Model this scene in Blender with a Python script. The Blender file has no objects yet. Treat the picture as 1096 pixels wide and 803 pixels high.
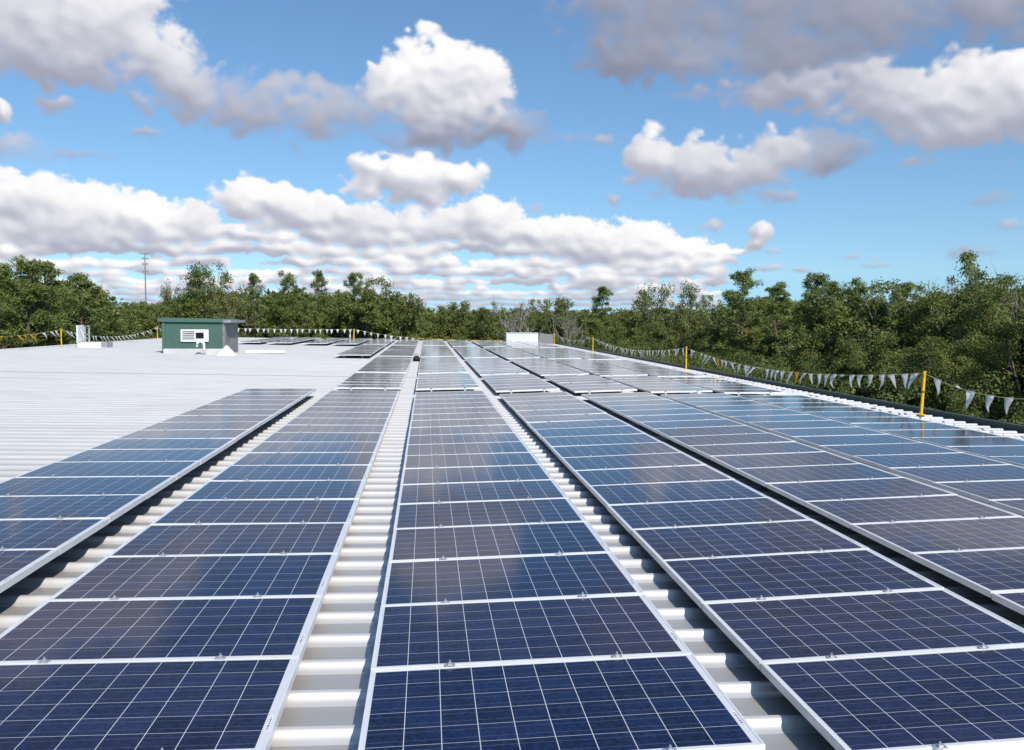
import bpy, bmesh, math, random
import numpy as np
from mathutils import Vector, Matrix

scene = bpy.context.scene
COL = scene.collection
R = math.radians

# ---------------------------------------------------------------- camera
CAM_H = 8.0                       # eye above the ground (roof at about 6 m)
F_PX, W_PX, H_PX = 951.55, 1096.0, 803.0
PITCH, YAW, ROLL = 0.061730, 0.095715, 0.005013

def cam_to_world(u, v, w):
    """camera right / down / forward -> world X right, Y along the panel columns, Z up"""
    c, s = math.cos(-ROLL), math.sin(-ROLL)
    u, v = c*u - s*v, s*u + c*v
    c, s = math.cos(PITCH), math.sin(PITCH)
    d, z = c*w - s*v, -s*w - c*v
    c, s = math.cos(YAW), math.sin(YAW)
    return Vector((c*u + s*d, -s*u + c*d, z))

cam_data = bpy.data.cameras.new("camera")
cam = bpy.data.objects.new("camera", cam_data); COL.objects.link(cam)
cam_data.sensor_fit = 'HORIZONTAL'; cam_data.sensor_width = 36.0
cam_data.lens = 36.0*F_PX/W_PX
cam_data.clip_start = 0.05; cam_data.clip_end = 8000.0
ax, ay, az_ = cam_to_world(1,0,0), cam_to_world(0,-1,0), cam_to_world(0,0,-1)
M = Matrix.Identity(4)
for i in range(3):
    M[i][0], M[i][1], M[i][2] = ax[i], ay[i], az_[i]
M[2][3] = CAM_H
cam.matrix_world = M
scene.camera = cam

def ray(x, y):
    """direction to what stands at a photo pixel; used to take bearings when siting trees, poles and clouds"""
    return cam_to_world((x-W_PX/2)/F_PX, (y-H_PX/2)/F_PX, 1.0)

# ---------------------------------------------------------------- sun, exposure
SUN_EL, SUN_AZ = R(41.0), R(159.0)          # azimuth clockwise from +Y: behind the viewer, over the right shoulder
SUN_DIR = Vector((math.sin(SUN_AZ)*math.cos(SUN_EL), math.cos(SUN_AZ)*math.cos(SUN_EL), math.sin(SUN_EL)))
sun_data = bpy.data.lights.new("sun", 'SUN')
sun_data.energy = 4.9; sun_data.angle = R(0.53); sun_data.color = (1.0, 0.95, 0.87)
sun = bpy.data.objects.new("sun", sun_data); COL.objects.link(sun)
sun.rotation_euler = (-SUN_DIR).to_track_quat('-Z', 'Y').to_euler()
scene.view_settings.view_transform = 'Standard'
scene.view_settings.look = 'None'
scene.view_settings.gamma = 1.0
scene.view_settings.use_curve_mapping = False
scene.view_settings.exposure = 0.13
scene.render.engine = 'CYCLES'
scene.cycles.max_bounces = 6
scene.cycles.diffuse_bounces = 2
scene.cycles.glossy_bounces = 3
scene.cycles.transmission_bounces = 3
scene.cycles.caustics_reflective = False
scene.cycles.caustics_refractive = False
scene.cycles.sample_clamp_indirect = 6.0

# ---------------------------------------------------------------- sky with fair weather clouds
AZ0, AZ1, EL0, EL1 = -75.0, 75.0, -4.0, 80.0
PPR = 760.0
CW = int(math.radians(AZ1-AZ0)*PPR); CH = int(math.radians(EL1-EL0)*PPR)

# cloud masses of the day: direction (azimuth, elevation in photo-independent degrees), half width, upper and lower half height, tone
def cloud_list(to_dir):
    L = [
    # bank at upper left
    (20,35,150,100,50,.72),(110,25,80,70,62,.80),(165,62,62,46,42,.76),(205,100,56,34,36,.58),(70,68,80,20,22,.55),(-60,20,120,90,60,.7),
    (265,112,70,36,42,.48),(335,120,62,40,38,.50),(300,95,44,22,28,.52),(395,125,40,28,30,.44),
    # tall puffy one
    (472,92,70,50,46,.98),(522,92,36,42,44,.92),(425,92,42,36,38,.97),(475,66,42,28,34,1.0),(440,70,34,22,30,1.0),(512,70,34,22,30,.98),(480,122,84,30,40,.6),(538,138,54,24,28,.34),(470,146,80,18,22,.34),
    # below it
    (440,190,72,26,34,1.0),(395,182,32,20,24,1.0),(492,190,34,22,24,.95),
    # left heap
    (20,208,70,32,44,.95),(85,220,70,32,42,.9),(150,232,58,30,34,1.05),(60,246,130,14,26,.7),(-40,215,60,30,40,.9),(205,236,36,20,24,.8),
    (262,208,40,22,34,1.0),(325,225,74,20,30,.92),(300,212,34,16,20,.95),(380,232,50,14,22,.8),
    (430,240,110,18,24,.85),(520,232,50,22,26,.9),(575,250,50,18,24,.9),(612,246,36,18,26,.95),(655,262,88,26,26,.92),(690,252,40,18,20,.95),(730,268,36,18,17,1.0),
    # middle right
    (702,172,38,34,30,.80),(738,176,50,32,32,.70),(790,180,70,26,32,.66),(838,164,46,30,30,.68),(895,162,52,32,28,.40),(835,210,30,10,12,.55),(760,196,84,16,20,.55),
    # bank at upper right
    (700,15,115,80,62,.34),(800,15,170,90,70,.32),(930,5,190,70,60,.36),(690,66,90,30,24,.32),(1060,5,120,44,40,.38),(860,58,110,30,28,.32),(770,50,110,40,34,.30),
    (1050,98,95,48,66,.82),(985,105,70,46,56,.74),(930,100,66,38,38,.66),(1010,140,80,24,30,.64),(1085,72,34,26,34,.98),(1120,110,60,40,50,.76),(735,100,34,14,14,.6),(870,92,110,26,26,.6),(760,60,90,30,30,.6),
    # scraps
    (762,244,18,9,10,.6),(815,249,15,13,15,.85),(808,262,12,6,8,.8),(1082,241,22,11,11,.55),(1062,215,32,10,9,.4),(20,158,42,20,18,.55),(75,166,50,8,14,.4),(105,168,28,8,10,.42),(3,120,12,14,14,.85),
    (57,112,24,12,14,.6),(155,143,22,6,8,.5),(600,150,44,9,9,.48),(648,150,14,9,10,.5),(768,293,11,12,14,.9),(640,300,40,8,10,.9),(822,288,20,5,5,.6),(828,270,14,4,5,.6),(860,290,16,4,4,.5),(910,275,14,4,5,.55),(938,285,20,3,4,.5),(935,276,8,4,4,.6),(1040,270,40,8,8,.4),(655,216,12,9,9,.5),(575,222,16,7,8,.5),
    ]
    rng = np.random.default_rng(11)
    # far rows of fair weather cloud sinking to the horizon
    for y, r in ((256,13),(270,10.5),(283,8.5),(293,6.5),(302,5.2),(309,4.6),(315,4.0),(321,3.4),(327,3.0),(333,2.6)):
        x = -160.0
        while x < 760 - (320-y)*.3:
            rx = r*rng.uniform(1.6,4.6)
            if not (rng.random() < .10):
                L.append((x+rx, y+rng.uniform(-3,3)*r/12, rx*1.15, r*rng.uniform(.8,1.25), r*.62, rng.uniform(.84,1.04)))
            x += rx*1.5
    # the rest of the sky, above and beside what the photograph takes in
    M = []
    for cx, cy, rx, up, dn, tone in L:
        a, e = to_dir(cx, cy)
        s = 1/951.0*math.cos(math.radians(a-5.5))**1.3
        M.append((math.radians(a), math.radians(e), rx*s, up*s, dn*s, tone))
    for k in range(18):
        a = rng.uniform(-75,75); e = rng.uniform(4,70)
        if -27 < a < 38 and e < 24: continue
        if -48 < a < 55 and e < 62 and rng.random() < .8: continue
        if e > 34 and rng.random() < .6: continue
        n = rng.integers(2,5); w = rng.uniform(.05,.13)*(0.5+e/50)
        for j in range(n):
            M.append((math.radians(a)+rng.normal(0,w*.7), math.radians(e)+rng.normal(0,w*.12), w*rng.uniform(.5,1), w*rng.uniform(.3,.55), w*.3, rng.uniform(.5,.95)))
    return M

def cloud_image(to_dir, seed=5):
    rng = np.random.default_rng(seed)
    az = np.radians(np.linspace(AZ0, AZ1, CW)).astype(np.float32)[None,:]
    el = np.radians(np.linspace(EL0, EL1, CH)).astype(np.float32)[:,None]
    ky = np.fft.fftfreq(CH)[:,None]*PPR; kx = np.fft.rfftfreq(CW)[None,:]*PPR   # cycles per radian
    def band(f0, asp=1.35, bw=.55):
        k = np.sqrt(kx**2+(ky/asp)**2)+1e-6
        W = np.exp(-(np.log(k/f0))**2/(2*bw**2))
        F = np.fft.rfft2(rng.standard_normal((CH,CW)).astype(np.float32))*W
        n = np.fft.irfft2(F, s=(CH,CW)).astype(np.float32)
        return n/n.std()
    bands = [band(f) for f in (7,14,28,56,112,200)]
    fbm = sum(b*.58**i for i,b in enumerate(bands))*.5
    bil = sum((np.abs(b)-.8)*.6**i for i,b in enumerate(bands[1:]))*.5
    # size of the detail sinks towards the horizon: blend of coarse and fine fields
    t = np.clip((el-math.radians(2))/math.radians(9),0,1)
    fine = sum(b*.62**i for i,b in enumerate(bands[2:]))*.5
    bilf = sum((np.abs(b)-.8)*.65**i for i,b in enumerate(bands[3:]))*.5
    N = fbm*t+fine*(1-t); B = bil*t+bilf*(1-t)
    # domain warp
    E = np.full((CH,CW),-1.2,np.float32); Tn = np.zeros((CH,CW),np.float32); Wn = np.full((CH,CW),1e-4,np.float32)
    wx = (bands[1]*.0040+bands[2]*.0034)*(.35+.65*t); wy = (np.roll(bands[1],300,1)*.0045+np.roll(bands[2],200,0)*.003)*(.35+.65*t)
    for a,e,rx,up,dn,tone in cloud_list(to_dir):
        x0=np.searchsorted(az[0],a-rx*2.0); x1=np.searchsorted(az[0],a+rx*2.0); m=max(up,dn)
        y0=np.searchsorted(el[:,0],e-m*2.2); y1=np.searchsorted(el[:,0],e+m*2.2)
        if x1-x0<2 or y1-y0<2: continue
        wf=min(1.0,max(.25,rx/.06))
        dx=(az[:,x0:x1]+wf*wx[y0:y1,x0:x1]-a)/rx; dyv=el[y0:y1]+wf*wy[y0:y1,x0:x1]-e
        dy=np.where(dyv>0,dyv/up,dyv/dn)
        q=1-(dx*dx+dy*dy)
        if rx < .047 and tone < .66: q = q*.62-.04
        cur=E[y0:y1,x0:x1]
        # smooth union
        h=np.clip(.5+.5*(q-cur)/.3,0,1); E[y0:y1,x0:x1]=cur*(1-h)+q*h+.12*h*(1-h)
        w=np.exp(np.clip(q,-3,1)*3.0); w[q<-1.2]=0
        # tone also falls from the top of a mass to its flat base
        tv=tone*(1+.24*np.clip(dy,-1.1,1.0))
        Tn[y0:y1,x0:x1]+=w*tv; Wn[y0:y1,x0:x1]+=w
    tone=Tn/Wn
    Bs = sum((np.abs(b)-.8)*.55**i for i,b in enumerate(bands[1:4]))*.5*t + sum((np.abs(b)-.8)*.55**i for i,b in enumerate(bands[2:5]))*.5*(1-t)
    white = np.clip((tone-.45)/.4,0,1)
    D = E + (.24-.04*(1-white))*N + (.26-.20*(1-white))*B + .03
    # crisp rounded heads, soft ragged bases
    soft = .42 + .72*(1-white)
    alpha = np.clip((D-.02)/soft,0,1); alpha = alpha*alpha*(3-2*alpha)
    def blur(a, s):
        G = np.exp(-2*(math.pi*s/PPR)**2*(kx**2+ky**2))
        return np.fft.irfft2(np.fft.rfft2(a)*G, s=a.shape).astype(np.float32)
    Dc = np.clip(E+.26*N+.26*B,-.25,1.3)
    hf = blur(np.sqrt(np.clip(Dc+.25,0,2)),3.0)*.045 + blur(np.sqrt(np.clip(Dc+.25,0,2)),11.0)*.07
    gy,gx = np.gradient(hf, 1/PPR, 1/PPR)
    nl = 1/np.sqrt(1+gx*gx+gy*gy)
    lam = np.clip((-gx*.36 - gy*.66 + .72)*nl,-.2,1.0)
    lam = lam*(.35+.65*white) + .70*(.65-.65*white)
    occ = np.zeros_like(hf); c = blur(np.clip(D,0,1),4.0)
    for j in (6,14,26,40):
        q = np.roll(c,-j,0); q[-j:]=0; occ += q
    occ /= 4
    light = .40+.60*lam - .30*occ*np.clip(1.3-tone,.2,1) + .05*B*white
    v = np.clip(.56+.46*light,0,1.06)
    tt = np.clip(tone,.2,1.15)
    lum = np.clip(v*(.33+.70*tt),0,1.02)
    sh = np.clip(1.02-lum,0,1)[...,None]
    base = np.array([1.0,.985,.985],np.float32)*(1-sh)+np.array([.48,.58,.96],np.float32)*sh
    col = lum[...,None]*base
    # thin edges pick up some sky blue
    alpha = alpha*(.80+.20*np.clip(D*1.8,0,1))
    alpha *= np.clip((el+math.radians(1.0))/math.radians(2.0),0,1)
    out=np.concatenate([np.clip(col,0,1.2),alpha[...,None]],2).astype(np.float32)
    return out


SKY_STRENGTH = 0.098
CLOUD_GAIN = 0.90
world = bpy.data.worlds.new("World"); scene.world = world
world.use_nodes = True
nt = world.node_tree; nt.nodes.clear()
def wn(t, **kw):
    n = nt.nodes.new(t)
    for k, v in kw.items(): setattr(n, k, v)
    return n
def wmath(op, a, b=None, c=None):
    n = wn('ShaderNodeMath', operation=op)
    for i, q in enumerate((a, b, c)):
        if q is None: continue
        if isinstance(q, (int, float)): n.inputs[i].default_value = q
        else: nt.links.new(q, n.inputs[i])
    return n.outputs[0]
sky = wn('ShaderNodeTexSky', sky_type='NISHITA')
sky.sun_disc = False; sky.sun_elevation = SUN_EL; sky.sun_rotation = SUN_AZ
sky.altitude = 10; sky.air_density = 1.0; sky.dust_density = 0.3; sky.ozone_density = 1.6
out = wn('ShaderNodeOutputWorld'); bg = wn('ShaderNodeBackground')
bg.inputs['Strength'].default_value = SKY_STRENGTH
tc = wn('ShaderNodeTexCoord'); sp = wn('ShaderNodeSeparateXYZ')
nt.links.new(tc.outputs['Generated'], sp.inputs[0])
az_n = wmath('ARCTAN2', sp.outputs[0], sp.outputs[1])
el_n = wmath('ARCSINE', sp.outputs[2])
u_n = wmath('MULTIPLY_ADD', az_n, 1/R(AZ1-AZ0), -R(AZ0)/R(AZ1-AZ0))
v_n = wmath('MULTIPLY_ADD', el_n, 1/R(EL1-EL0), -R(EL0)/R(EL1-EL0))
cb = wn('ShaderNodeCombineXYZ'); nt.links.new(u_n, cb.inputs[0]); nt.links.new(v_n, cb.inputs[1])
def to_dir(x, y):
    d = ray(x, y)
    return math.degrees(math.atan2(d.x, d.y)), math.degrees(math.atan2(d.z, math.hypot(d.x, d.y)))
pix = cloud_image(to_dir)
img = bpy.data.images.new("clouds", CW, CH, alpha=True, float_buffer=True)
img.colorspace_settings.name = 'Non-Color'
img.alpha_mode = 'CHANNEL_PACKED'
img.pixels.foreach_set(pix.ravel()); img.update(); img.pack()
ti = wn('ShaderNodeTexImage', image=img, extension='CLIP', interpolation='Cubic')
nt.links.new(cb.outputs[0], ti.inputs[0])
sc = wn('ShaderNodeVectorMath', operation='SCALE'); sc.inputs['Scale'].default_value = CLOUD_GAIN/SKY_STRENGTH
nt.links.new(ti.outputs['Color'], sc.inputs[0])
tint = wn('ShaderNodeMix', data_type='RGBA', blend_type='MULTIPLY'); tint.inputs[0].default_value = 1.0
tint.inputs[7].default_value = (0.84, 1.08, 1.24, 1)
# clear air: the sky stays blue low down, without the pale band at the horizon
zc = wmath('MAXIMUM', wmath('MULTIPLY_ADD', sp.outputs[2], .90, .048), .095)
sv_ = wn('ShaderNodeCombineXYZ')
for i, q in enumerate((sp.outputs[0], sp.outputs[1], zc)): nt.links.new(q, sv_.inputs[i])
nt.links.new(sv_.outputs[0], sky.inputs[0])
nt.links.new(sky.outputs[0], tint.inputs[6])
mx = wn('ShaderNodeMix', data_type='RGBA')
nt.links.new(ti.outputs['Alpha'], mx.inputs[0]); nt.links.new(tint.outputs[2], mx.inputs[6]); nt.links.new(sc.outputs[0], mx.inputs[7])
nt.links.new(mx.outputs[2], bg.inputs['Color']); nt.links.new(bg.outputs[0], out.inputs[0])
world.cycles.sampling_method = 'MANUAL'; world.cycles.sample_map_resolution = 1024

# ---------------------------------------------------------------- helpers
class MB:
    """collects faces of one mesh; every face keeps a material slot"""
    def __init__(s): s.v = []; s.f = []; s.m = []
    def quad(s, a, b, c, d, m=0):
        n = len(s.v); s.v += [tuple(a), tuple(b), tuple(c), tuple(d)]; s.f.append((n, n+1, n+2, n+3)); s.m.append(m)
    def box(s, x0, x1, y0, y1, z0, z1, m=0, xf=None):
        P = [(x,y,z) for z in (z0,z1) for y in (y0,y1) for x in (x0,x1)]
        if xf: P = [xf(p) for p in P]
        n = len(s.v); s.v += P
        for f in ((0,2,3,1),(4,5,7,6),(0,1,5,4),(2,6,7,3),(0,4,6,2),(1,3,7,5)):
            s.f.append(tuple(n+i for i in f)); s.m.append(m)
    def poly(s, pts, m=0):
        n = len(s.v); s.v += [tuple(p) for p in pts]; s.f.append(tuple(range(n, n+len(pts)))); s.m.append(m)
    def prism(s, outline, y0, y1, m=0, axis='y'):
        """outline in (x, z) swept along y, or in (y, z) swept along x"""
        def P(a, b, t): return (a, t, b) if axis == 'y' else (t, a, b)
        n = len(s.v); k = len(outline)
        s.v += [P(a, b, y0) for a, b in outline] + [P(a, b, y1) for a, b in outline]
        for i in range(k):
            j = (i+1) % k
            s.f.append((n+i, n+j, n+k+j, n+k+i)); s.m.append(m)
        s.f.append(tuple(n+i for i in range(k))[::-1]); s.m.append(m)
        s.f.append(tuple(n+k+i for i in range(k))); s.m.append(m)
    def tube(s, pts, rad, sides=6, m=0, cap=True):
        pts = [Vector(p) for p in pts]; n0 = len(s.v)
        up = Vector((0,0,1))
        for i, p in enumerate(pts):
            d = (pts[min(i+1,len(pts)-1)]-pts[max(i-1,0)]).normalized()
            a = d.cross(up if abs(d.z) < .95 else Vector((1,0,0))).normalized(); b = a.cross(d)
            r = rad[i] if hasattr(rad, '__len__') else rad
            for k in range(sides):
                t = 2*math.pi*k/sides
                s.v.append(tuple(p + a*(r*math.cos(t)) + b*(r*math.sin(t))))
        for i in range(len(pts)-1):
            for k in range(sides):
                k2 = (k+1) % sides
                s.f.append((n0+i*sides+k, n0+i*sides+k2, n0+(i+1)*sides+k2, n0+(i+1)*sides+k)); s.m.append(m)
        if cap:
            s.f.append(tuple(n0+k for k in range(sides))[::-1]); s.m.append(m)
            e = n0+(len(pts)-1)*sides
            s.f.append(tuple(e+k for k in range(sides))); s.m.append(m)
    def mesh(s, name, mats, bevel=0.0, smooth=False):
        me = bpy.data.meshes.new(name); me.from_pydata(s.v, [], s.f)
        for m in (mats if isinstance(mats, (list, tuple)) else [mats]): me.materials.append(m)
        me.polygons.foreach_set('material_index', s.m)
        bm = bmesh.new(); bm.from_mesh(me)
        bmesh.ops.remove_doubles(bm, verts=bm.verts, dist=1e-5)
        bmesh.ops.recalc_face_normals(bm, faces=bm.faces)
        if bevel > 0:
            es = [e for e in bm.edges if len(e.link_faces) == 2 and e.calc_face_angle(0) > .6]
            bmesh.ops.bevel(bm, geom=es, offset=bevel, segments=2, affect='EDGES', clamp_overlap=True)
        bm.to_mesh(me); bm.free()
        if smooth: me.polygons.foreach_set('use_smooth', [True]*len(me.polygons))
        me.update(); return me
    def build(s, name, mats, parent=None, bevel=0.0, smooth=False):
        return obj(name, s.mesh(name, mats, bevel, smooth), parent)

def obj(name, mesh, parent=None, loc=None):
    o = bpy.data.objects.new(name, mesh); COL.objects.link(o)
    if parent is not None: o.parent = parent
    if loc is not None: o.location = loc
    return o
def tag(o, label=None, cat=None, group=None, kind=None):
    for k, v in (('label', label), ('category', cat), ('group', group), ('kind', kind)):
        if v: o[k] = v
    return o
def thing(name, label, cat, loc=(0,0,0), group=None):
    o = bpy.data.objects.new(name, None); COL.objects.link(o); o.location = loc
    o.empty_display_size = .2
    return tag(o, label, cat, group)
def copy_tree(o, parent=None):
    c = o.copy(); COL.objects.link(c); c.parent = parent
    for ch in o.children: copy_tree(ch, c)
    return c
ORD = "zeroth first second third fourth fifth sixth seventh eighth ninth tenth eleventh twelfth thirteenth fourteenth fifteenth sixteenth seventeenth eighteenth nineteenth twentieth".split()

# ---------------------------------------------------------------- materials
def mat(name, col, rough=.6, metal=0.0, spec=.5, noise=None, bump=None, coat=0.0):
    """Principled with an optional noise mottling (scale, amount, detail) and bump (scale, strength)"""
    m = bpy.data.materials.new(name); m.use_nodes = True; t = m.node_tree
    b = t.nodes['Principled BSDF']
    b.inputs['Base Color'].default_value = (*col, 1); b.inputs['Roughness'].default_value = rough
    b.inputs['Metallic'].default_value = metal; b.inputs['Specular IOR Level'].default_value = spec
    b.inputs['Coat Weight'].default_value = coat
    if noise or bump:
        tcn = t.nodes.new('ShaderNodeTexCoord')
    if noise:
        n = t.nodes.new('ShaderNodeTexNoise'); n.inputs['Scale'].default_value = noise[0]; n.inputs['Detail'].default_value = noise[2] if len(noise) > 2 else 5
        t.links.new(tcn.outputs['Object'], n.inputs['Vector'])
        rp = t.nodes.new('ShaderNodeMapRange'); rp.inputs[1].default_value = .3; rp.inputs[2].default_value = .7
        rp.inputs[3].default_value = 1-noise[1]; rp.inputs[4].default_value = 1+noise[1]
        t.links.new(n.outputs['Fac'], rp.inputs[0])
        v = t.nodes.new('ShaderNodeVectorMath'); v.operation = 'SCALE'; v.inputs[0].default_value = col
        t.links.new(rp.outputs[0], v.inputs['Scale']); t.links.new(v.outputs[0], b.inputs['Base Color'])
    if bump:
        n2 = t.nodes.new('ShaderNodeTexNoise'); n2.inputs['Scale'].default_value = bump[0]; n2.inputs['Detail'].default_value = 4
        t.links.new(tcn.outputs['Object'], n2.inputs['Vector'])
        bp = t.nodes.new('ShaderNodeBump'); bp.inputs['Strength'].default_value = bump[1]; bp.inputs['Distance'].default_value = .02
        t.links.new(n2.outputs['Fac'], bp.inputs['Height']); t.links.new(bp.outputs[0], b.inputs['Normal'])
    return m

M_alu = mat("anodised_aluminium", (.76,.77,.78), .40, .25, noise=(9, .07))
M_alu2 = mat("mill_aluminium", (.55,.56,.58), .45, .7)
M_steel = mat("galvanised_sheet", (.42,.42,.43), .42, .6, noise=(4, .16))
M_green = mat("green_painted_sheet", (.060,.128,.100), .45, noise=(2.2, .10))
M_green2 = mat("green_painted_trim", (.068,.138,.110), .42, noise=(3, .08))
M_gutter = mat("dark_green_gutter", (.050,.085,.076), .40, noise=(1.2, .18))
M_white = mat("white_paint", (.80,.80,.79), .45, noise=(5, .04))
M_pvc = mat("white_plastic", (.82,.82,.80), .35)
M_dark = mat("dark_interior", (.012,.012,.014), .7)
M_yellow = mat("yellow_enamel", (.80,.47,.010), .42, noise=(14, .08))
def vinyl(name, col):
    m = mat(name, col, .4); t = m.node_tree
    tr_ = t.nodes.new('ShaderNodeBsdfTranslucent'); tr_.inputs['Color'].default_value = (*col, 1)
    mx_ = t.nodes.new('ShaderNodeMixShader'); mx_.inputs[0].default_value = .55
    t.links.new(t.nodes['Principled BSDF'].outputs[0], mx_.inputs[1]); t.links.new(tr_.outputs[0], mx_.inputs[2])
    t.links.new(mx_.outputs[0], t.nodes['Material Output'].inputs['Surface']); return m
M_flagw = vinyl("white_pennant_vinyl", (.90,.90,.90))
M_flagy = vinyl("yellow_pennant_vinyl", (.80,.55,.02))
M_rope = mat("pale_yellow_rope", (.62,.52,.22), .8)
M_black = mat("black_fabric", (.012,.012,.013), .8)
M_pole = mat("weathered_pole_steel", (.17,.175,.18), .6, noise=(.6, .1))
M_ink = mat("label_ink", (.02,.02,.03), .6)
M_wall = mat("pale_metal_siding", (.52,.52,.50), .55, noise=(1, .06))

def bark(name, col):
    return mat(name, col, .9, spec=.15, noise=(7, .35, 8), bump=(22, .8))
M_barkp = bark("pine_bark", (.135,.098,.078))
M_barko = bark("oak_bark", (.135,.118,.10))
M_dead = bark("bleached_wood", (.33,.305,.27))

def leaf(name, stops, trans=.3, rough=.55):
    """foliage: every leaf or needle spray carries its own tone"""
    m = bpy.data.materials.new(name); m.use_nodes = True; t = m.node_tree
    b = t.nodes['Principled BSDF']; o = t.nodes['Material Output']
    a = t.nodes.new('ShaderNodeAttribute'); a.attribute_name = 'tone'
    r = t.nodes.new('ShaderNodeValToRGB'); e = r.color_ramp.elements
    e[0].position = stops[0][0]; e[0].color = (*stops[0][1], 1)
    e[1].position = stops[-1][0]; e[1].color = (*stops[-1][1], 1)
    for p, c in stops[1:-1]:
        q = e.new(p); q.color = (*c, 1)
    t.links.new(a.outputs['Fac'], r.inputs[0]); t.links.new(r.outputs[0], b.inputs['Base Color'])
    b.inputs['Roughness'].default_value = rough; b.inputs['Specular IOR Level'].default_value = .3
    tr = t.nodes.new('ShaderNodeBsdfTranslucent'); t.links.new(r.outputs[0], tr.inputs['Color'])
    mxs = t.nodes.new('ShaderNodeMixShader'); mxs.inputs[0].default_value = trans
    t.links.new(b.outputs[0], mxs.inputs[1]); t.links.new(tr.outputs[0], mxs.inputs[2]); t.links.new(mxs.outputs[0], o.inputs['Surface'])
    return m
M_needle = leaf("pine_needles", [(0,(0.080,0.123,0.034)),(.5,(0.154,0.207,0.052)),(1,(0.245,0.291,0.082))], .38)
M_oak = leaf("oak_leaves", [(0,(0.085,0.120,0.032)),(.45,(0.160,0.199,0.050)),(.93,(0.268,0.285,0.091)),(.95,(0.388,0.137,0.034)),(1,(0.420,0.182,0.046))], .42)
M_oak2 = leaf("yellowing_oak_leaves", [(0,(0.103,0.128,0.041)),(.5,(0.188,0.211,0.068)),(.90,(0.291,0.285,0.120)),(.93,(0.365,0.148,0.046)),(1,(0.410,0.194,0.057))], .42)

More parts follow.
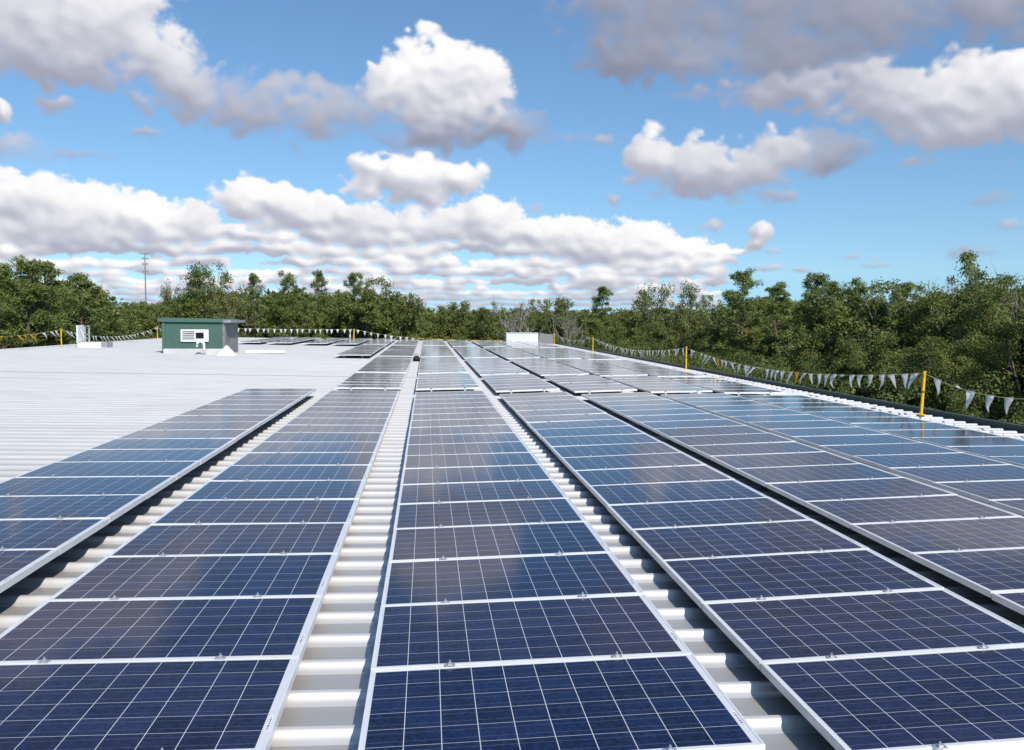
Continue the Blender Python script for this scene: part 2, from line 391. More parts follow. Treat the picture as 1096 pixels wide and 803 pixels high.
# cells under glass
def cell_material():
    m = bpy.data.materials.new("polycrystalline_cells"); m.use_nodes = True; t = m.node_tree; L = t.links
    b = t.nodes['Principled BSDF']
    def N(tp, **kw):
        n = t.nodes.new(tp)
        for k, v in kw.items(): setattr(n, k, v)
        return n
    def mt(op, a, b_=None, c=None):
        n = N('ShaderNodeMath', operation=op)
        for i, q in enumerate((a, b_, c)):
            if q is None: continue
            if isinstance(q, (int, float)): n.inputs[i].default_value = q
            else: L.new(q, n.inputs[i])
        return n.outputs[0]
    tcn = N('ShaderNodeTexCoord'); s = N('ShaderNodeSeparateXYZ'); L.new(tcn.outputs['Object'], s.inputs[0])
    X0, CX, Y0_, CY = -.802, .1587, -.474, .158
    cx = mt('MULTIPLY_ADD', s.outputs[0], 1/CX, -X0/CX); cy = mt('MULTIPLY_ADD', s.outputs[1], 1/CY, -Y0_/CY)
    fx = mt('FRACT', cx); fy = mt('FRACT', cy)
    ex = mt('MULTIPLY', mt('MINIMUM', fx, mt('SUBTRACT', 1.0, fx)), CX)     # metres to the nearest gap
    ey = mt('MULTIPLY', mt('MINIMUM', fy, mt('SUBTRACT', 1.0, fy)), CY)
    gx = mt('LESS_THAN', ex, .0016); gy = mt('LESS_THAN', ey, .0012)
    outx = mt('MAXIMUM', mt('LESS_THAN', s.outputs[0], X0-.001), mt('GREATER_THAN', s.outputs[0], X0+10*CX+.001))
    outy = mt('GREATER_THAN', mt('ABSOLUTE', s.outputs[1]), .4755)
    gap = mt('MAXIMUM', mt('MAXIMUM', gx, gy), mt('MAXIMUM', outx, outy))
    # two bus bars along each row of cells
    bb = mt('MINIMUM', mt('ABSOLUTE', mt('SUBTRACT', fy, .26)), mt('ABSOLUTE', mt('SUBTRACT', fy, .74)))
    bus = mt('MULTIPLY', mt('LESS_THAN', bb, .0075), .35)
    # crystal grain and the tone of each cell and each module
    oi = N('ShaderNodeObjectInfo')
    cv = N('ShaderNodeCombineXYZ'); L.new(mt('FLOOR', cx), cv.inputs[0]); L.new(mt('FLOOR', cy), cv.inputs[1]); L.new(mt('MULTIPLY', oi.outputs['Random'], 97.0), cv.inputs[2])
    wnz = N('ShaderNodeTexWhiteNoise', noise_dimensions='3D'); L.new(cv.outputs[0], wnz.inputs['Vector'])
    off = N('ShaderNodeVectorMath', operation='ADD'); L.new(tcn.outputs['Object'], off.inputs[0])
    ov = N('ShaderNodeCombineXYZ'); L.new(mt('MULTIPLY', oi.outputs['Random'], 31.0), ov.inputs[2]); L.new(mt('MULTIPLY', wnz.outputs['Value'], 9.0), ov.inputs[0]); L.new(ov.outputs[0], off.inputs[1])
    vo = N('ShaderNodeTexVoronoi'); vo.inputs['Scale'].default_value = 62; L.new(off.outputs[0], vo.inputs['Vector'])
    sv = N('ShaderNodeSeparateColor'); L.new(vo.outputs['Color'], sv.inputs[0])
    tone = mt('ADD', mt('MULTIPLY_ADD', sv.outputs[0], .9, .35), mt('MULTIPLY_ADD', wnz.outputs['Value'], .5, -.1))
    blue = N('ShaderNodeMix', data_type='RGBA'); blue.inputs[6].default_value = (.0050,.0155,.058,1); blue.inputs[7].default_value = (.0084,.0130,.049,1)
    L.new(oi.outputs['Random'], blue.inputs[0])
    cc = N('ShaderNodeVectorMath', operation='SCALE'); L.new(blue.outputs[2], cc.inputs[0]); L.new(tone, cc.inputs['Scale'])
    m1 = N('ShaderNodeMix', data_type='RGBA'); L.new(bus, m1.inputs[0]); L.new(cc.outputs[0], m1.inputs[6]); m1.inputs[7].default_value = (.24,.25,.28,1)
    m2 = N('ShaderNodeMix', data_type='RGBA'); L.new(gap, m2.inputs[0]); L.new(m1.outputs[2], m2.inputs[6]); m2.inputs[7].default_value = (.58,.59,.62,1)
    # a thin film of dust, heavier on some modules
    nz = N('ShaderNodeTexNoise'); nz.inputs['Scale'].default_value = 2.3; nz.inputs['Detail'].default_value = 7; L.new(off.outputs[0], nz.inputs['Vector'])
    dust = mt('MULTIPLY', mt('MULTIPLY_ADD', oi.outputs['Random'], .035, .012), mt('MULTIPLY', nz.outputs['Fac'], 1.4))
    m3 = N('ShaderNodeMix', data_type='RGBA'); L.new(dust, m3.inputs[0]); L.new(m2.outputs[2], m3.inputs[6]); m3.inputs[7].default_value = (.36,.36,.38,1)
    # bird and rain spots
    sp_ = N('ShaderNodeTexNoise'); sp_.inputs['Scale'].default_value = 17; sp_.inputs['Detail'].default_value = 2; L.new(off.outputs[0], sp_.inputs['Vector'])
    spot = mt('GREATER_THAN', mt('MULTIPLY', sp_.outputs['Fac'], mt('MULTIPLY_ADD', nz.outputs['Fac'], .5, .75)), .835)
    m4 = N('ShaderNodeMix', data_type='RGBA'); L.new(mt('MULTIPLY', spot, .7), m4.inputs[0]); L.new(m3.outputs[2], m4.inputs[6]); m4.inputs[7].default_value = (.02,.018,.014,1)
    L.new(m4.outputs[2], b.inputs['Base Color'])
    b.inputs['IOR'].default_value = 1.19; b.inputs['Specular IOR Level'].default_value = .5
    L.new(mt('MULTIPLY_ADD', nz.outputs['Fac'], .08, .05), b.inputs['Roughness'])
    bp = N('ShaderNodeBump'); bp.inputs['Strength'].default_value = .012; bp.inputs['Distance'].default_value = .004
    n3 = N('ShaderNodeTexNoise'); n3.inputs['Scale'].default_value = 5; n3.inputs['Detail'].default_value = 2; L.new(off.outputs[0], n3.inputs['Vector'])
    L.new(n3.outputs['Fac'], bp.inputs['Height']); L.new(bp.outputs[0], b.inputs['Normal'])
    return m
M_cell = cell_material()

def roof_material():
    m = bpy.data.materials.new("white_ribbed_roofing"); m.use_nodes = True; t = m.node_tree; L = t.links
    b = t.nodes['Principled BSDF']; b.inputs['Roughness'].default_value = .40; b.inputs['Specular IOR Level'].default_value = .4; b.inputs['Metallic'].default_value = .56
    tcn = t.nodes.new('ShaderNodeTexCoord')
    mp = t.nodes.new('ShaderNodeMapping'); mp.inputs['Scale'].default_value = (.35, 2.2, 1); L.new(tcn.outputs['Object'], mp.inputs[0])
    n = t.nodes.new('ShaderNodeTexNoise'); n.inputs['Scale'].default_value = 1.6; n.inputs['Detail'].default_value = 9; n.inputs['Roughness'].default_value = .65; L.new(mp.outputs[0], n.inputs['Vector'])
    n2 = t.nodes.new('ShaderNodeTexNoise'); n2.inputs['Scale'].default_value = .22; n2.inputs['Detail'].default_value = 4; L.new(tcn.outputs['Object'], n2.inputs['Vector'])
    ad = t.nodes.new('ShaderNodeMath'); ad.operation = 'MULTIPLY_ADD'; ad.inputs[1].default_value = .5; L.new(n2.outputs['Fac'], ad.inputs[0]); L.new(n.outputs['Fac'], ad.inputs[2])
    r = t.nodes.new('ShaderNodeValToRGB'); e = r.color_ramp.elements
    e[0].position = .50; e[0].color = (.73,.70,.665,1); e[1].position = .80; e[1].color = (.85,.82,.785,1)
    L.new(ad.outputs[0], r.inputs[0])
    # mottled darkening painted into each pan flat for its weaker light, and the sealed side lap behind each rib
    def mt(op, a, b_=None, c=None):
        n_ = t.nodes.new('ShaderNodeMath'); n_.operation = op
        for i, q in enumerate((a, b_, c)):
            if q is None: continue
            if isinstance(q, (int, float)): n_.inputs[i].default_value = q
            else: L.new(q, n_.inputs[i])
        return n_.outputs[0]
    s = t.nodes.new('ShaderNodeSeparateXYZ'); L.new(tcn.outputs['Object'], s.inputs[0])
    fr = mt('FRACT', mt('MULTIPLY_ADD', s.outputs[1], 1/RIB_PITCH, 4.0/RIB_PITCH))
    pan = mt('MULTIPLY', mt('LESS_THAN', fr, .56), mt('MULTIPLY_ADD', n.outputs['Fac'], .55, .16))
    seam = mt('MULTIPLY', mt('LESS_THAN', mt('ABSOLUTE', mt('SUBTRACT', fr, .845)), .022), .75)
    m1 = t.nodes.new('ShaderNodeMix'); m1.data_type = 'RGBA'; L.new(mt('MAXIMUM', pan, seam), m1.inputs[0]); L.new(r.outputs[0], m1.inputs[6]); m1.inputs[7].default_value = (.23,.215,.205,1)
    L.new(m1.outputs[2], b.inputs['Base Color'])
    return m
RIB_PITCH = .409
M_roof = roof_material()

def ground_material():
    m = bpy.data.materials.new("forest_floor"); m.use_nodes = True; t = m.node_tree; L = t.links
    b = t.nodes['Principled BSDF']; b.inputs['Roughness'].default_value = .95; b.inputs['Specular IOR Level'].default_value = .1
    tcn = t.nodes.new('ShaderNodeTexCoord'); n = t.nodes.new('ShaderNodeTexNoise'); n.inputs['Scale'].default_value = .35; n.inputs['Detail'].default_value = 10
    L.new(tcn.outputs['Object'], n.inputs['Vector']); r = t.nodes.new('ShaderNodeValToRGB'); e = r.color_ramp.elements
    e[0].position = .4; e[0].color = (.028,.034,.014,1); e[1].position = .62; e[1].color = (.075,.062,.036,1)
    L.new(n.outputs['Fac'], r.inputs[0]); L.new(r.outputs[0], b.inputs['Base Color']); return m

# ---------------------------------------------------------------- ground
g = MB(); g.quad((-4000,-4000,0),(4000,-4000,0),(4000,4000,0),(-4000,4000,0))
tag(g.build('ground', ground_material()), kind='structure')

# ---------------------------------------------------------------- the building
SL = -0.01539                         # fall of the roof towards the eave on the right
PANEL_H, ROOF_H = 1.7388, 1.945       # eye above the module plane and above the roof pans, at X = 0
def roof_z(x): return CAM_H - ROOF_H + SL*x
RX0, RX1, RY0, RY1 = -20.9, 11.25, -4.0, 79.6
bld = thing('commercial_building', 'low building under a broad white ribbed metal roof carrying all the panels', 'building', (0,0,0))
RIB = RIB_PITCH
rf = MB()
prof = []
y = RY0
JOINTS = (29.2,)
while y < RY1:
    prof += [(y, 0), (y+.235, .0), (y+.258, .002), (y+.278, .011), (y+.294, .027), (y+.305, .039), (y+.313, .043), (y+.340, .043), (y+.350, .037), (y+.366, .0)]
    y += RIB
xs_ = (RX0, -12.0, -3.0, 3.0, RX1)
for x in xs_:
    rf.v += [(x, yy, roof_z(x)+h) for yy, h in prof]
k = len(prof)
for i in range(len(xs_)-1):
    for j in range(k-1):
        rf.f.append((i*k+j, (i+1)*k+j, (i+1)*k+j+1, i*k+j+1)); rf.m.append(0)
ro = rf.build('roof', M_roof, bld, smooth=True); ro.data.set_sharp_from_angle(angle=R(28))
for yj in JOINTS:                       # lapped end joints with their sealant line, running right across
    jt = MB(); xj0, xj1 = RX0, RX1-.01
    jt.prism([(yj-.05, .043), (yj+.05, .043), (yj+.05, .050), (yj-.05, .050)], 0, 1, axis='x')
    jt.v = [((xj0 if vx == 0 else xj1), vy, roof_z(xj0 if vx == 0 else xj1)+vz) for vx, vy, vz in jt.v]
    jt.build('lap_joint', M_alu2, bld)
# eave gutter on the right, rake trims, walls
gt = MB(); ez = roof_z(RX1)
gt.prism([(RX1-.03,ez-.30),(RX1+.34,ez-.30),(RX1+.34,ez+.09),(RX1+.37,ez+.09),(RX1+.37,ez+.11),(RX1+.30,ez+.11),(RX1+.30,ez-.27),(RX1-.03,ez-.27)], RY0, RY1+.1)
gt.build('gutter', M_gutter, bld)
tr = MB(); tr.box(RX0-.10, RX0+.06, RY0, RY1+.1, roof_z(RX0)-.35, roof_z(RX0)+.058); tr.build('rake_trim', M_white, bld)
tr = MB(); tr.prism([(RX0-.1, roof_z(RX0)-.3),(RX1-.05, roof_z(RX1)-.3),(RX1-.05, roof_z(RX1)+.06),(RX0-.1, roof_z(RX0)+.06)], RY1-.05, RY1+.1); tr.build('rear_trim', M_white, bld)
wl = MB(); wl.box(RX0, RX1-.1, RY0+.1, RY1-.1, 0, roof_z(RX1)-.32); wl.build('wall', M_wall, bld)

# ---------------------------------------------------------------- solar modules
XE = [(-4.3095,-2.6597),(-2.31,-.6507),(-.2876,1.3798),(1.7637,3.4309),(3.8238,5.4821),(5.8473,7.505),(7.8207,9.478)]
TILT = [.01363,.00649,.0366,.0478,.0447,.03322,.01579]
DZ = [.0108,-.0105,.0056,-.0101,.0013,.0051,-.0022]
DY = [.0771,.004,-.1443,-.0695,.0417,.0652,.0258]
PITCH_Y = 1.012
PW, PD, PT = 1.655, .999, .046           # one module: width, depth, frame height; origin at the centre of its top face

def frame_mesh():
    m = MB(); a, b_, lip, t = PW/2, PD/2, .0110, .003
    # top lip as four mitred strips, outer and inner walls, bottom flange
    o = [(-a,-b_),(a,-b_),(a,b_),(-a,b_)]; i_ = [(-a+lip,-b_+lip),(a-lip,-b_+lip),(a-lip,b_-lip),(-a+lip,b_-lip)]
    w = [(-a+.035,-b_+.035),(a-.035,-b_+.035),(a-.035,b_-.035),(-a+.035,b_-.035)]
    for k in range(4):
        q = (k+1) % 4
        m.quad((*o[k],0),(*o[q],0),(*i_[q],0),(*i_[k],0))
        m.quad((*o[k],-PT),(*o[q],-PT),(*o[q],0),(*o[k],0))
        m.quad((*i_[k],0),(*i_[q],0),(*i_[q],-.012),(*i_[k],-.012))
        m.quad((*o[q],-PT),(*o[k],-PT),(*w[k],-PT),(*w[q],-PT))
    return m.mesh('frame', M_alu)
ME_frame = frame_mesh()
gm = MB(); gm.box(-PW/2+.0105, PW/2-.0105, -PD/2+.0105, PD/2-.0105, -.008, -.0022); ME_glass = gm.mesh('solar_glass', M_cell)
def clamp_mesh():
    m = MB(); m.box(-.026,.026,-.018,.018,.0005,.005); m.box(-.010,.010,-.010,.010,.006,.013)
    m.tube([(0,0,.013),(0,0,.026)], .0042, 6); return m.mesh('clamp', M_alu2)
ME_clamp = clamp_mesh()
rm = MB(); rm.box(-.021,.021,-PITCH_Y/2+.001,PITCH_Y/2-.001,-.045,-.001); ME_rail = rm.mesh('mounting_rail', M_alu2)
fm = MB(); fm.box(-.05,.05,-.03,.03,-.006,0); fm.box(.024,.030,-.025,.025,0,.10); ME_foot = fm.mesh('rail_foot', M_alu2)
def barcode_mesh():
    m = MB(); rng = random.Random(4); 
    for y0 in (-.33,):
        m.quad((0,y0,0),(.016,y0,0),(.016,y0+.15,0),(0,y0+.15,0),0)
        yy = y0+.008
        while yy < y0+.140:
            w = rng.choice((.0025,.004,.006,.009)); m.quad((.003,yy,.0004),(.013,yy,.0004),(.013,yy+w,.0004),(.003,yy+w,.0004),1); yy += w+rng.choice((.003,.005,.008))
    return m.mesh('barcode_label', [M_white, M_ink])
ME_bar = barcode_mesh()

def module(detail):
    t = thing('solar_panel', 'x', 'solar panel')
    obj('frame', ME_frame, t); gl = obj('solar_glass', ME_glass, t)
    if detail >= 2:
        obj('barcode_label', ME_bar, gl, (PW/2-.0325, 0, -.0017))
    if detail >= 1:
        for sx in (-.43, .43):
            obj('clamp', ME_clamp, t, (sx, -PITCH_Y/2, 0))
            r_ = obj('mounting_rail', ME_rail, t, (sx, 0, -PT))
            obj('rail_foot', ME_foot, r_, (0, -.33, -.148))
    return t
PROTO = {d: module(d) for d in (0,1,2)}
used_proto = set()
rng = random.Random(20)
def col_pose(x0, x1, tilt, dz, y):
    xc = (x0+x1)/2
    z = CAM_H - PANEL_H + SL*xc + tilt*(xc-x0-.8) + dz
    return Vector((xc, y, z)), math.atan(SL+tilt)
BLOCKS = [('front', 3.5477, 18, range(0,7)), ('second', 22.75, 6, range(1,7)), ('third', 29.65, 12, range(1,7)), ('fourth', 42.7, 17, range(0,7))]
FIRST_SEEN = [0,0,0,0,0,0,0]
def place(detail, loc, roll, label, group):
    if detail not in used_proto: o = PROTO[detail]; used_proto.add(detail)
    else: o = copy_tree(PROTO[detail])
    o.location = loc + Vector((rng.uniform(-.003,.003), 0, rng.uniform(-.0012,.0012)))
    o.rotation_euler = (rng.gauss(0,.0022), -roll + rng.gauss(0,.0022), rng.gauss(0,.0010))
    o['label'] = label; o['group'] = group
    return o
rest = []
for bi, (bname, by, n_rows, cols) in enumerate(BLOCKS):
    for ci in cols:
        nth = ci - cols[0] + 1
        cname = f"{ORD[nth]} column from the left" if nth < len(cols) else "column along the right eave"
        if nth == 1: cname = "leftmost column"
        for n in range(n_rows):
            if bi == 0 and n < FIRST_SEEN[ci]: continue
            loc, roll = col_pose(*XE[ci], TILT[ci], DZ[ci], by + DY[ci]*(1 if bi == 0 else .3) + (n+.5)*PITCH_Y)
            if bi == 3 and n >= 9:
                rest.append((loc, roll)); continue
            if bi == 0 and ci not in (1,2,3):
                lab = f"{ORD[n_rows-n]} panel from the far end, {cname}, {bname} array"
            else:
                lab = f"{ORD[n+1]} panel from the near end, {cname}, {bname} array"
            d = 2 if bi == 0 and n < 8 else 1 if bi < 2 or n == 0 else 0
            place(d, loc, roll, lab, f"solar panels of the {bname} array on the white roof")
# the farthest array, laid on to the far edge of the roof
XF = [(-12.75,-11.09),(-10.72,-9.06),(-8.35,-6.69),(-6.35,-4.69)] + XE
for ci, (x0, x1) in enumerate(XF):
    t_, d_ = (.02, 0) if ci < 4 else (TILT[ci-4], DZ[ci-4])
    for n in range(17):
        rest.append(col_pose(x0, x1, t_, d_, 61.0 + (n+.5)*PITCH_Y))
far = MB(); fv, ff, fmt = [], [], []
src = []
for me in (ME_frame, ME_glass):
    src.append((np.array([v.co[:] for v in me.vertices]), [tuple(p.vertices) for p in me.polygons]))
ft = thing('distant_solar_array', 'mass of small grey solar panels reaching the far edge of the roof', 'solar panels'); ft['kind'] = 'stuff'
for nm, (V, Fc), mt_ in (('array_frame', src[0], M_alu), ('array_glass', src[1], None)):
    m = MB()
    for loc, roll in rest:
        a = -roll + rng.gauss(0,.0018); c, s = math.cos(a), math.sin(a)
        n0 = len(m.v)
        m.v += [(loc.x + c*v[0] + s*v[2], loc.y+v[1], loc.z - s*v[0] + c*v[2]) for v in V]
        m.f += [tuple(n0+i for i in f) for f in Fc]; m.m += [0]*len(Fc)
    if mt_ is None:
        me = m.mesh(nm, M_cell)
        # cells keep each module's own pattern
        uvs = np.tile(V, (len(rest), 1))
        mc = M_cell.copy(); mc.name = "polycrystalline_cells_far"; t = mc.node_tree
        at = t.nodes.new('ShaderNodeAttribute'); at.attribute_name = 'cell_co'
        tcn = [n for n in t.nodes if n.type == 'TEX_COORD'][0]
        for l in list(tcn.outputs['Object'].links): t.links.new(at.outputs['Vector'], l.to_socket)
        if len(me.vertices) == len(uvs):
            A = me.attributes.new('cell_co', 'FLOAT_VECTOR', 'POINT'); A.data.foreach_set('vector', uvs.astype(np.float32).ravel())
        else: print('CELL_CO MISMATCH', len(me.vertices), len(uvs))
        me.materials[0] = mc
        o = obj(nm, me, ft)
    else:
        o = m.build(nm, mt_, ft)

# ---------------------------------------------------------------- things on the roof
def at_y(x, y, Y):
    d = ray(x, y); return Vector((d.x*Y/d.y, Y, CAM_H + d.z*Y/d.y))
# green plant housing
HX0, HX1, HY0, HY1 = -12.85, -9.92, 44.9, 48.0
hz = roof_z((HX0+HX1)/2); HT = CAM_H + .02
hut = thing('rooftop_housing', 'green metal rooftop plant housing with a white louvred window and flat roof', 'plant housing', ((HX0+HX1)/2, HY0, hz))
ox, oy, oz = hut.location
def hb(m, x0,x1,y0,y1,z0,z1,mi=0): m.box(x0-ox,x1-ox,y0-oy,y1-oy,z0-oz,z1-oz,mi)
m = MB(); hb(m, HX0, HX1, HY0+.03, HY1, hz+.30, HT-.19)
x = HX0+.02
while x < HX1-.05:                                     # standing ribs of the sheet
    hb(m, x, x+.03, HY0+.014, HY0+.028, hz+.30, HT-.20); x += .145
m.build('wall', M_green, hut)
m = MB(); hb(m, HX0-.03, HX0+.11, HY0-.02, HY0+.10, hz-.02, HT-.19); m.build('corner_trim', M_green2, hut, .006)
m = MB(); hb(m, HX0+.02, HX1-.02, HY0-.03, HY1+.02, hz-.02, hz+.29); m.build('curb', mat('grey_white_flashing', (.55,.55,.55), .5, noise=(2, .12)), hut, .01)
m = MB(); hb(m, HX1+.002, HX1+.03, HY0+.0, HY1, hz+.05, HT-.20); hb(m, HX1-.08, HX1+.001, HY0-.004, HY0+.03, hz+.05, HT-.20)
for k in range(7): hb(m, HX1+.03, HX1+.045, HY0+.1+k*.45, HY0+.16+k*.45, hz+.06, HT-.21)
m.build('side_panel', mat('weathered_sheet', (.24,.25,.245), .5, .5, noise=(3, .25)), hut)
m = MB(); m.prism([(HX0-.22-ox,HT-.03-oz),(HX0-.22-ox,HT-.18-oz),(HX0-.17-ox,HT-.20-oz),(HX1+.16-ox,HT-.215-oz),(HX1+.16-ox,HT-.10-oz),(HX1-.1-ox,HT-.04-oz),(HX0-.1-ox,HT+.005-oz)], HY0-.09-oy, HY1+.12-oy)
m.build('roof', M_green2, hut, .012)
m = MB(); hb(m, HX1+.163, HX1+.36, HY0-.15, HY1+.2, HT-.23, HT-.09); hb(m, HX1-.02, HX1+.36, HY0-.105, HY0-.092, HT-.225, HT-.10); m.build('roof_edge', M_steel, hut, .01)
WX0, WX1, WZ0, WZ1 = -11.98, -10.66, CAM_H-1.14, CAM_H-.54
m = MB()
for a in ((WX0,WX1,WZ0,WZ0+.07),(WX0,WX1,WZ1-.07,WZ1),(-11.27,WX1-.22,WZ0+.07,WZ0+.15),(-11.27,WX1-.22,WZ1-.15,WZ1-.07),(WX1-.22,WX1-.08,WZ0+.07,WZ1-.07),(WX0,WX0+.08,WZ0+.07,WZ1-.07),(WX1-.08,WX1,WZ0+.07,WZ1-.07),(-11.33,-11.27,WZ0+.07,WZ1-.07)):
    hb(m, a[0],a[1],HY0-.05,HY0+.012,a[2],a[3])
win = m.build('window', M_white, hut, .004)
m = MB()
for k in range(4):
    z = WZ0+.09+k*.112
    m.poly([(WX0+.08-ox,HY0-.035-oy,z-oz),(-11.33-ox,HY0-.035-oy,z-oz),(-11.33-ox,HY0+.01-oy,z+.10-oz),(WX0+.08-ox,HY0+.01-oy,z+.10-oz)])
    m.poly([(WX0+.08-ox,HY0-.035-oy,z-.012-oz),(-11.33-ox,HY0-.035-oy,z-.012-oz),(-11.33-ox,HY0-.035-oy,z-oz),(WX0+.08-ox,HY0-.035-oy,z-oz)])
m.build('louvre', M_steel, win)
m = MB(); hb(m, -11.27,WX1-.08,HY0+.004,HY0+.013,WZ0+.07,WZ1-.07); m.build('pane', mat("dark_glass",(.01,.012,.02),.08), win)
# gooseneck vent
gx, gy = -10.72, 44.2; gz = roof_z(gx)+.0
gv = thing('gooseneck_vent', 'white curved gooseneck vent pipe standing before the green housing', 'vent pipe', (gx,gy,gz))
pts = [(0,0,0),(0,0,.50)] + [(-.17+.17*math.cos(t), 0, .50+.17*math.sin(t)) for t in np.linspace(.3,math.pi,9)] + [(-.345,0,.40)]
m = MB(); m.tube(pts, .062, 12); m.build('pipe', M_pvc, gv, smooth=True)
m = MB(); m.tube([(0,0,.02),(0,0,.07)], [.15,.075], 14); m.build('flashing', M_steel, gv)
# pyramid flashing
px_, py_ = -9.58, 43.9; pz = roof_z(px_)+.0
m = MB(); b_ = .40
base = [(-b_,-b_,.03),(b_,-b_,.03),(b_,b_,.03),(-b_,b_,.03)]
m.box(-b_-.02,b_+.02,-b_-.02,b_+.02,0,.03)
for k in range(4): m.poly([base[k], base[(k+1)%4], (.02*((1,1,-1,-1)[(k+1)%4]), .02*((-1,1,1,-1)[(k+1)%4]), .52), (.02*((1,1,-1,-1)[k]), .02*((-1,1,1,-1)[k]), .52)])
m.poly([(-.02,-.02,.52),(.02,-.02,.52),(.02,.02,.52),(-.02,.02,.52)])
py = m.build('pyramid_flashing', M_white); py.location = (px_,py_,pz); tag(py, 'small white pyramid flashing at the right corner of the green housing', 'roof flashing')
# white curb lying right of the housing
m = MB(); m.box(-1.0,1.0,-.09,.09,0,.15)
for k in range(3): m.box(-.9+k*.85,-.82+k*.85,-.11,.11,-.002,.05)
o = m.build('white_duct', M_white, None, .012); o.location = (-8.3, 47.0, roof_z(-8.3)+.045); tag(o, 'long low white duct lying on the roof right of the green housing', 'duct')
# roof hatch near the left edge
hx, hy = -18.4, 51.6; hzz = roof_z(hx)+.02
ht = thing('roof_hatch', 'white roof hatch near the left roof edge with its lid standing open', 'roof hatch', (hx,hy,hzz))
m = MB(); m.box(-.78,.48,-.5,.5,-.03,.27); m.box(-.82,.50,-.53,.53,.27,.305); m.build('curb', M_white, ht, .008)
m = MB(); m.box(.50,.78,-.46,.46,-.03,.30); m.build('end_panel', M_steel, ht, .008)
m = MB(); m.box(-.82,-.78,-.5,.5,.31,1.24); m.box(-.78,-.755,-.46,.46,.36,1.2); m.build('lid', M_white, ht, .008)
m = MB()
for yy in (-.3,.3):
    m.box(-.46,-.40,yy-.03,yy+.03,.30,1.22)
m.box(-.47,-.39,-.33,.33,1.16,1.22); m.box(-.47,-.39,-.33,.33,.70,.75); m.tube([(-.43,-.2,.35),(-.71,-.2,1.0)],.02,6)
m.build('grab_frame', M_alu2, ht)
# white curb box near the far right corner
bx, by_ = 8.15, 78.25; bz = roof_z(bx)
bxo = thing('rooftop_unit', 'large plain white box at the far end of the panels, right of centre', 'rooftop unit', (bx,by_,bz))
m = MB(); m.box(-1.2,1.62,-.5,.9,-.02,.92); m.build('body', mat('box_white', (.66,.66,.66), .5, noise=(1.5, .08)), bxo, .02)
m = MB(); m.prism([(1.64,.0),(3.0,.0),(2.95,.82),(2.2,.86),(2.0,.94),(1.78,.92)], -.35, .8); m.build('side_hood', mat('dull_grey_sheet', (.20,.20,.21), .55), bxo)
m = MB(); m.box(3.02,3.10,-.2,.6,0,.52); m.build('end_cap', M_green, bxo, .02)
m = MB(); m.box(-1.24,1.66,-.54,.94,.922,.955); m.build('lid', M_white, bxo, .01)
# two thin vents by the far edge
for k, (px1, h1) in enumerate(((374.6,.55),(378.8,.75))):
    p = at_y(px1, 362, 78.9); m = MB(); m.tube([(0,0,0),(0,0,h1)], .045, 8); m.tube([(0,0,h1),(0,0,h1+.06),(0,0,h1+.08)], [.075,.075,.02], 8)
    o = m.build('vent_stack', M_pvc, None, smooth=True); o.location = (p.x, 78.9, roof_z(p.x)+.04)
    tag(o, ('shorter' if k == 0 else 'taller')+' of two thin white vent stacks by the far roof edge', 'vent stack', 'vent stacks at the far roof edge')
# black tool bag in the aisle
tb = thing('tool_bag', 'small black tool bag left in the white aisle between far panel columns', 'bag', (-.47, 40.8, roof_z(-.5)+.045))
m = MB(); m.prism([(-.17,0),(.17,0),(.15,.17),(.05,.25),(-.05,.25),(-.15,.17)], -.10, .10); m.build('body', M_black, tb, .02, True)
m = MB(); m.tube([(-.09*math.cos(t),0,.23+.10*math.sin(t)) for t in np.linspace(0,math.pi,8)], .012, 6); m.build('handle', M_black, tb)

# ---------------------------------------------------------------- warning line: posts, pennant lines, tape
POST_H = .95
def post_mesh():
    m = MB(); m.tube([(0,0,.012),(0,0,POST_H)], .033, 8); m.tube([(0,0,POST_H),(0,0,POST_H+.03)], [.040,.036], 8)
    return m.mesh('stanchion', M_yellow, 0, False)
ME_post = post_mesh()
bm_ = MB(); bm_.tube([(0,0,0),(0,0,.014)], .10, 14); ME_base = bm_.mesh('base_plate', M_yellow)
cl_ = MB(); cl_.tube([(-.04,0,.0),(.05,.0,.01)], .018, 6); cl_.box(-.034,.034,-.034,.034,-.02,.02); ME_hook = cl_.mesh('rope_hook', mat("dark_clip",(.10,.08,.02),.5))
def post(x, y, label, lean=(0,0), z=None):
    t = thing('warning_post', label, 'warning post', (x, y, (roof_z(x)+.047) if z is None else z), 'yellow warning posts along the roof edges')
    s_ = obj('stanchion', ME_post, t); s_.rotation_euler = (lean[0], lean[1], 0)
    obj('base_plate', ME_base, t); h_ = obj('rope_hook', ME_hook, s_, (0,0,.52))
    top = Vector((x,y,t.location.z)) + Vector((math.sin(lean[1])*POST_H, -math.sin(lean[0])*POST_H, POST_H-.02))
    return top
def eave_y(px, X):
    d = ray(px, 380); return X*d.y/d.x
PX = 10.98
T0 = Vector((PX, 7.4, roof_z(PX)+.047+POST_H))
tops = {}
tops['e0'] = post(PX, eave_y(1180, PX), 'yellow post beyond the right end of the white pennant line')
tops['e1'] = post(PX, eave_y(988, PX), 'nearest yellow post on the right roof edge, leaning slightly, beside the panels', (.0,.05))
tops['e2'] = post(PX, eave_y(734.5, PX), 'second yellow post back along the right roof edge, standing straight')
tops['e3'] = post(PX, eave_y(634.5, PX), 'third yellow post back along the right roof edge')
tops['e4'] = post(PX, min(eave_y(593, PX), 77.5), 'yellow post by the grey side of the white rooftop box')
LX = -20.2
def left_y(px): 
    d = ray(px, 360); return LX*d.y/d.x
tops['l0'] = post(LX, left_y(-75), 'yellow post at the left roof edge carrying yellow pennants')
tops['l1'] = post(LX, left_y(65.5), 'yellow post on the left roof edge left of the open hatch')
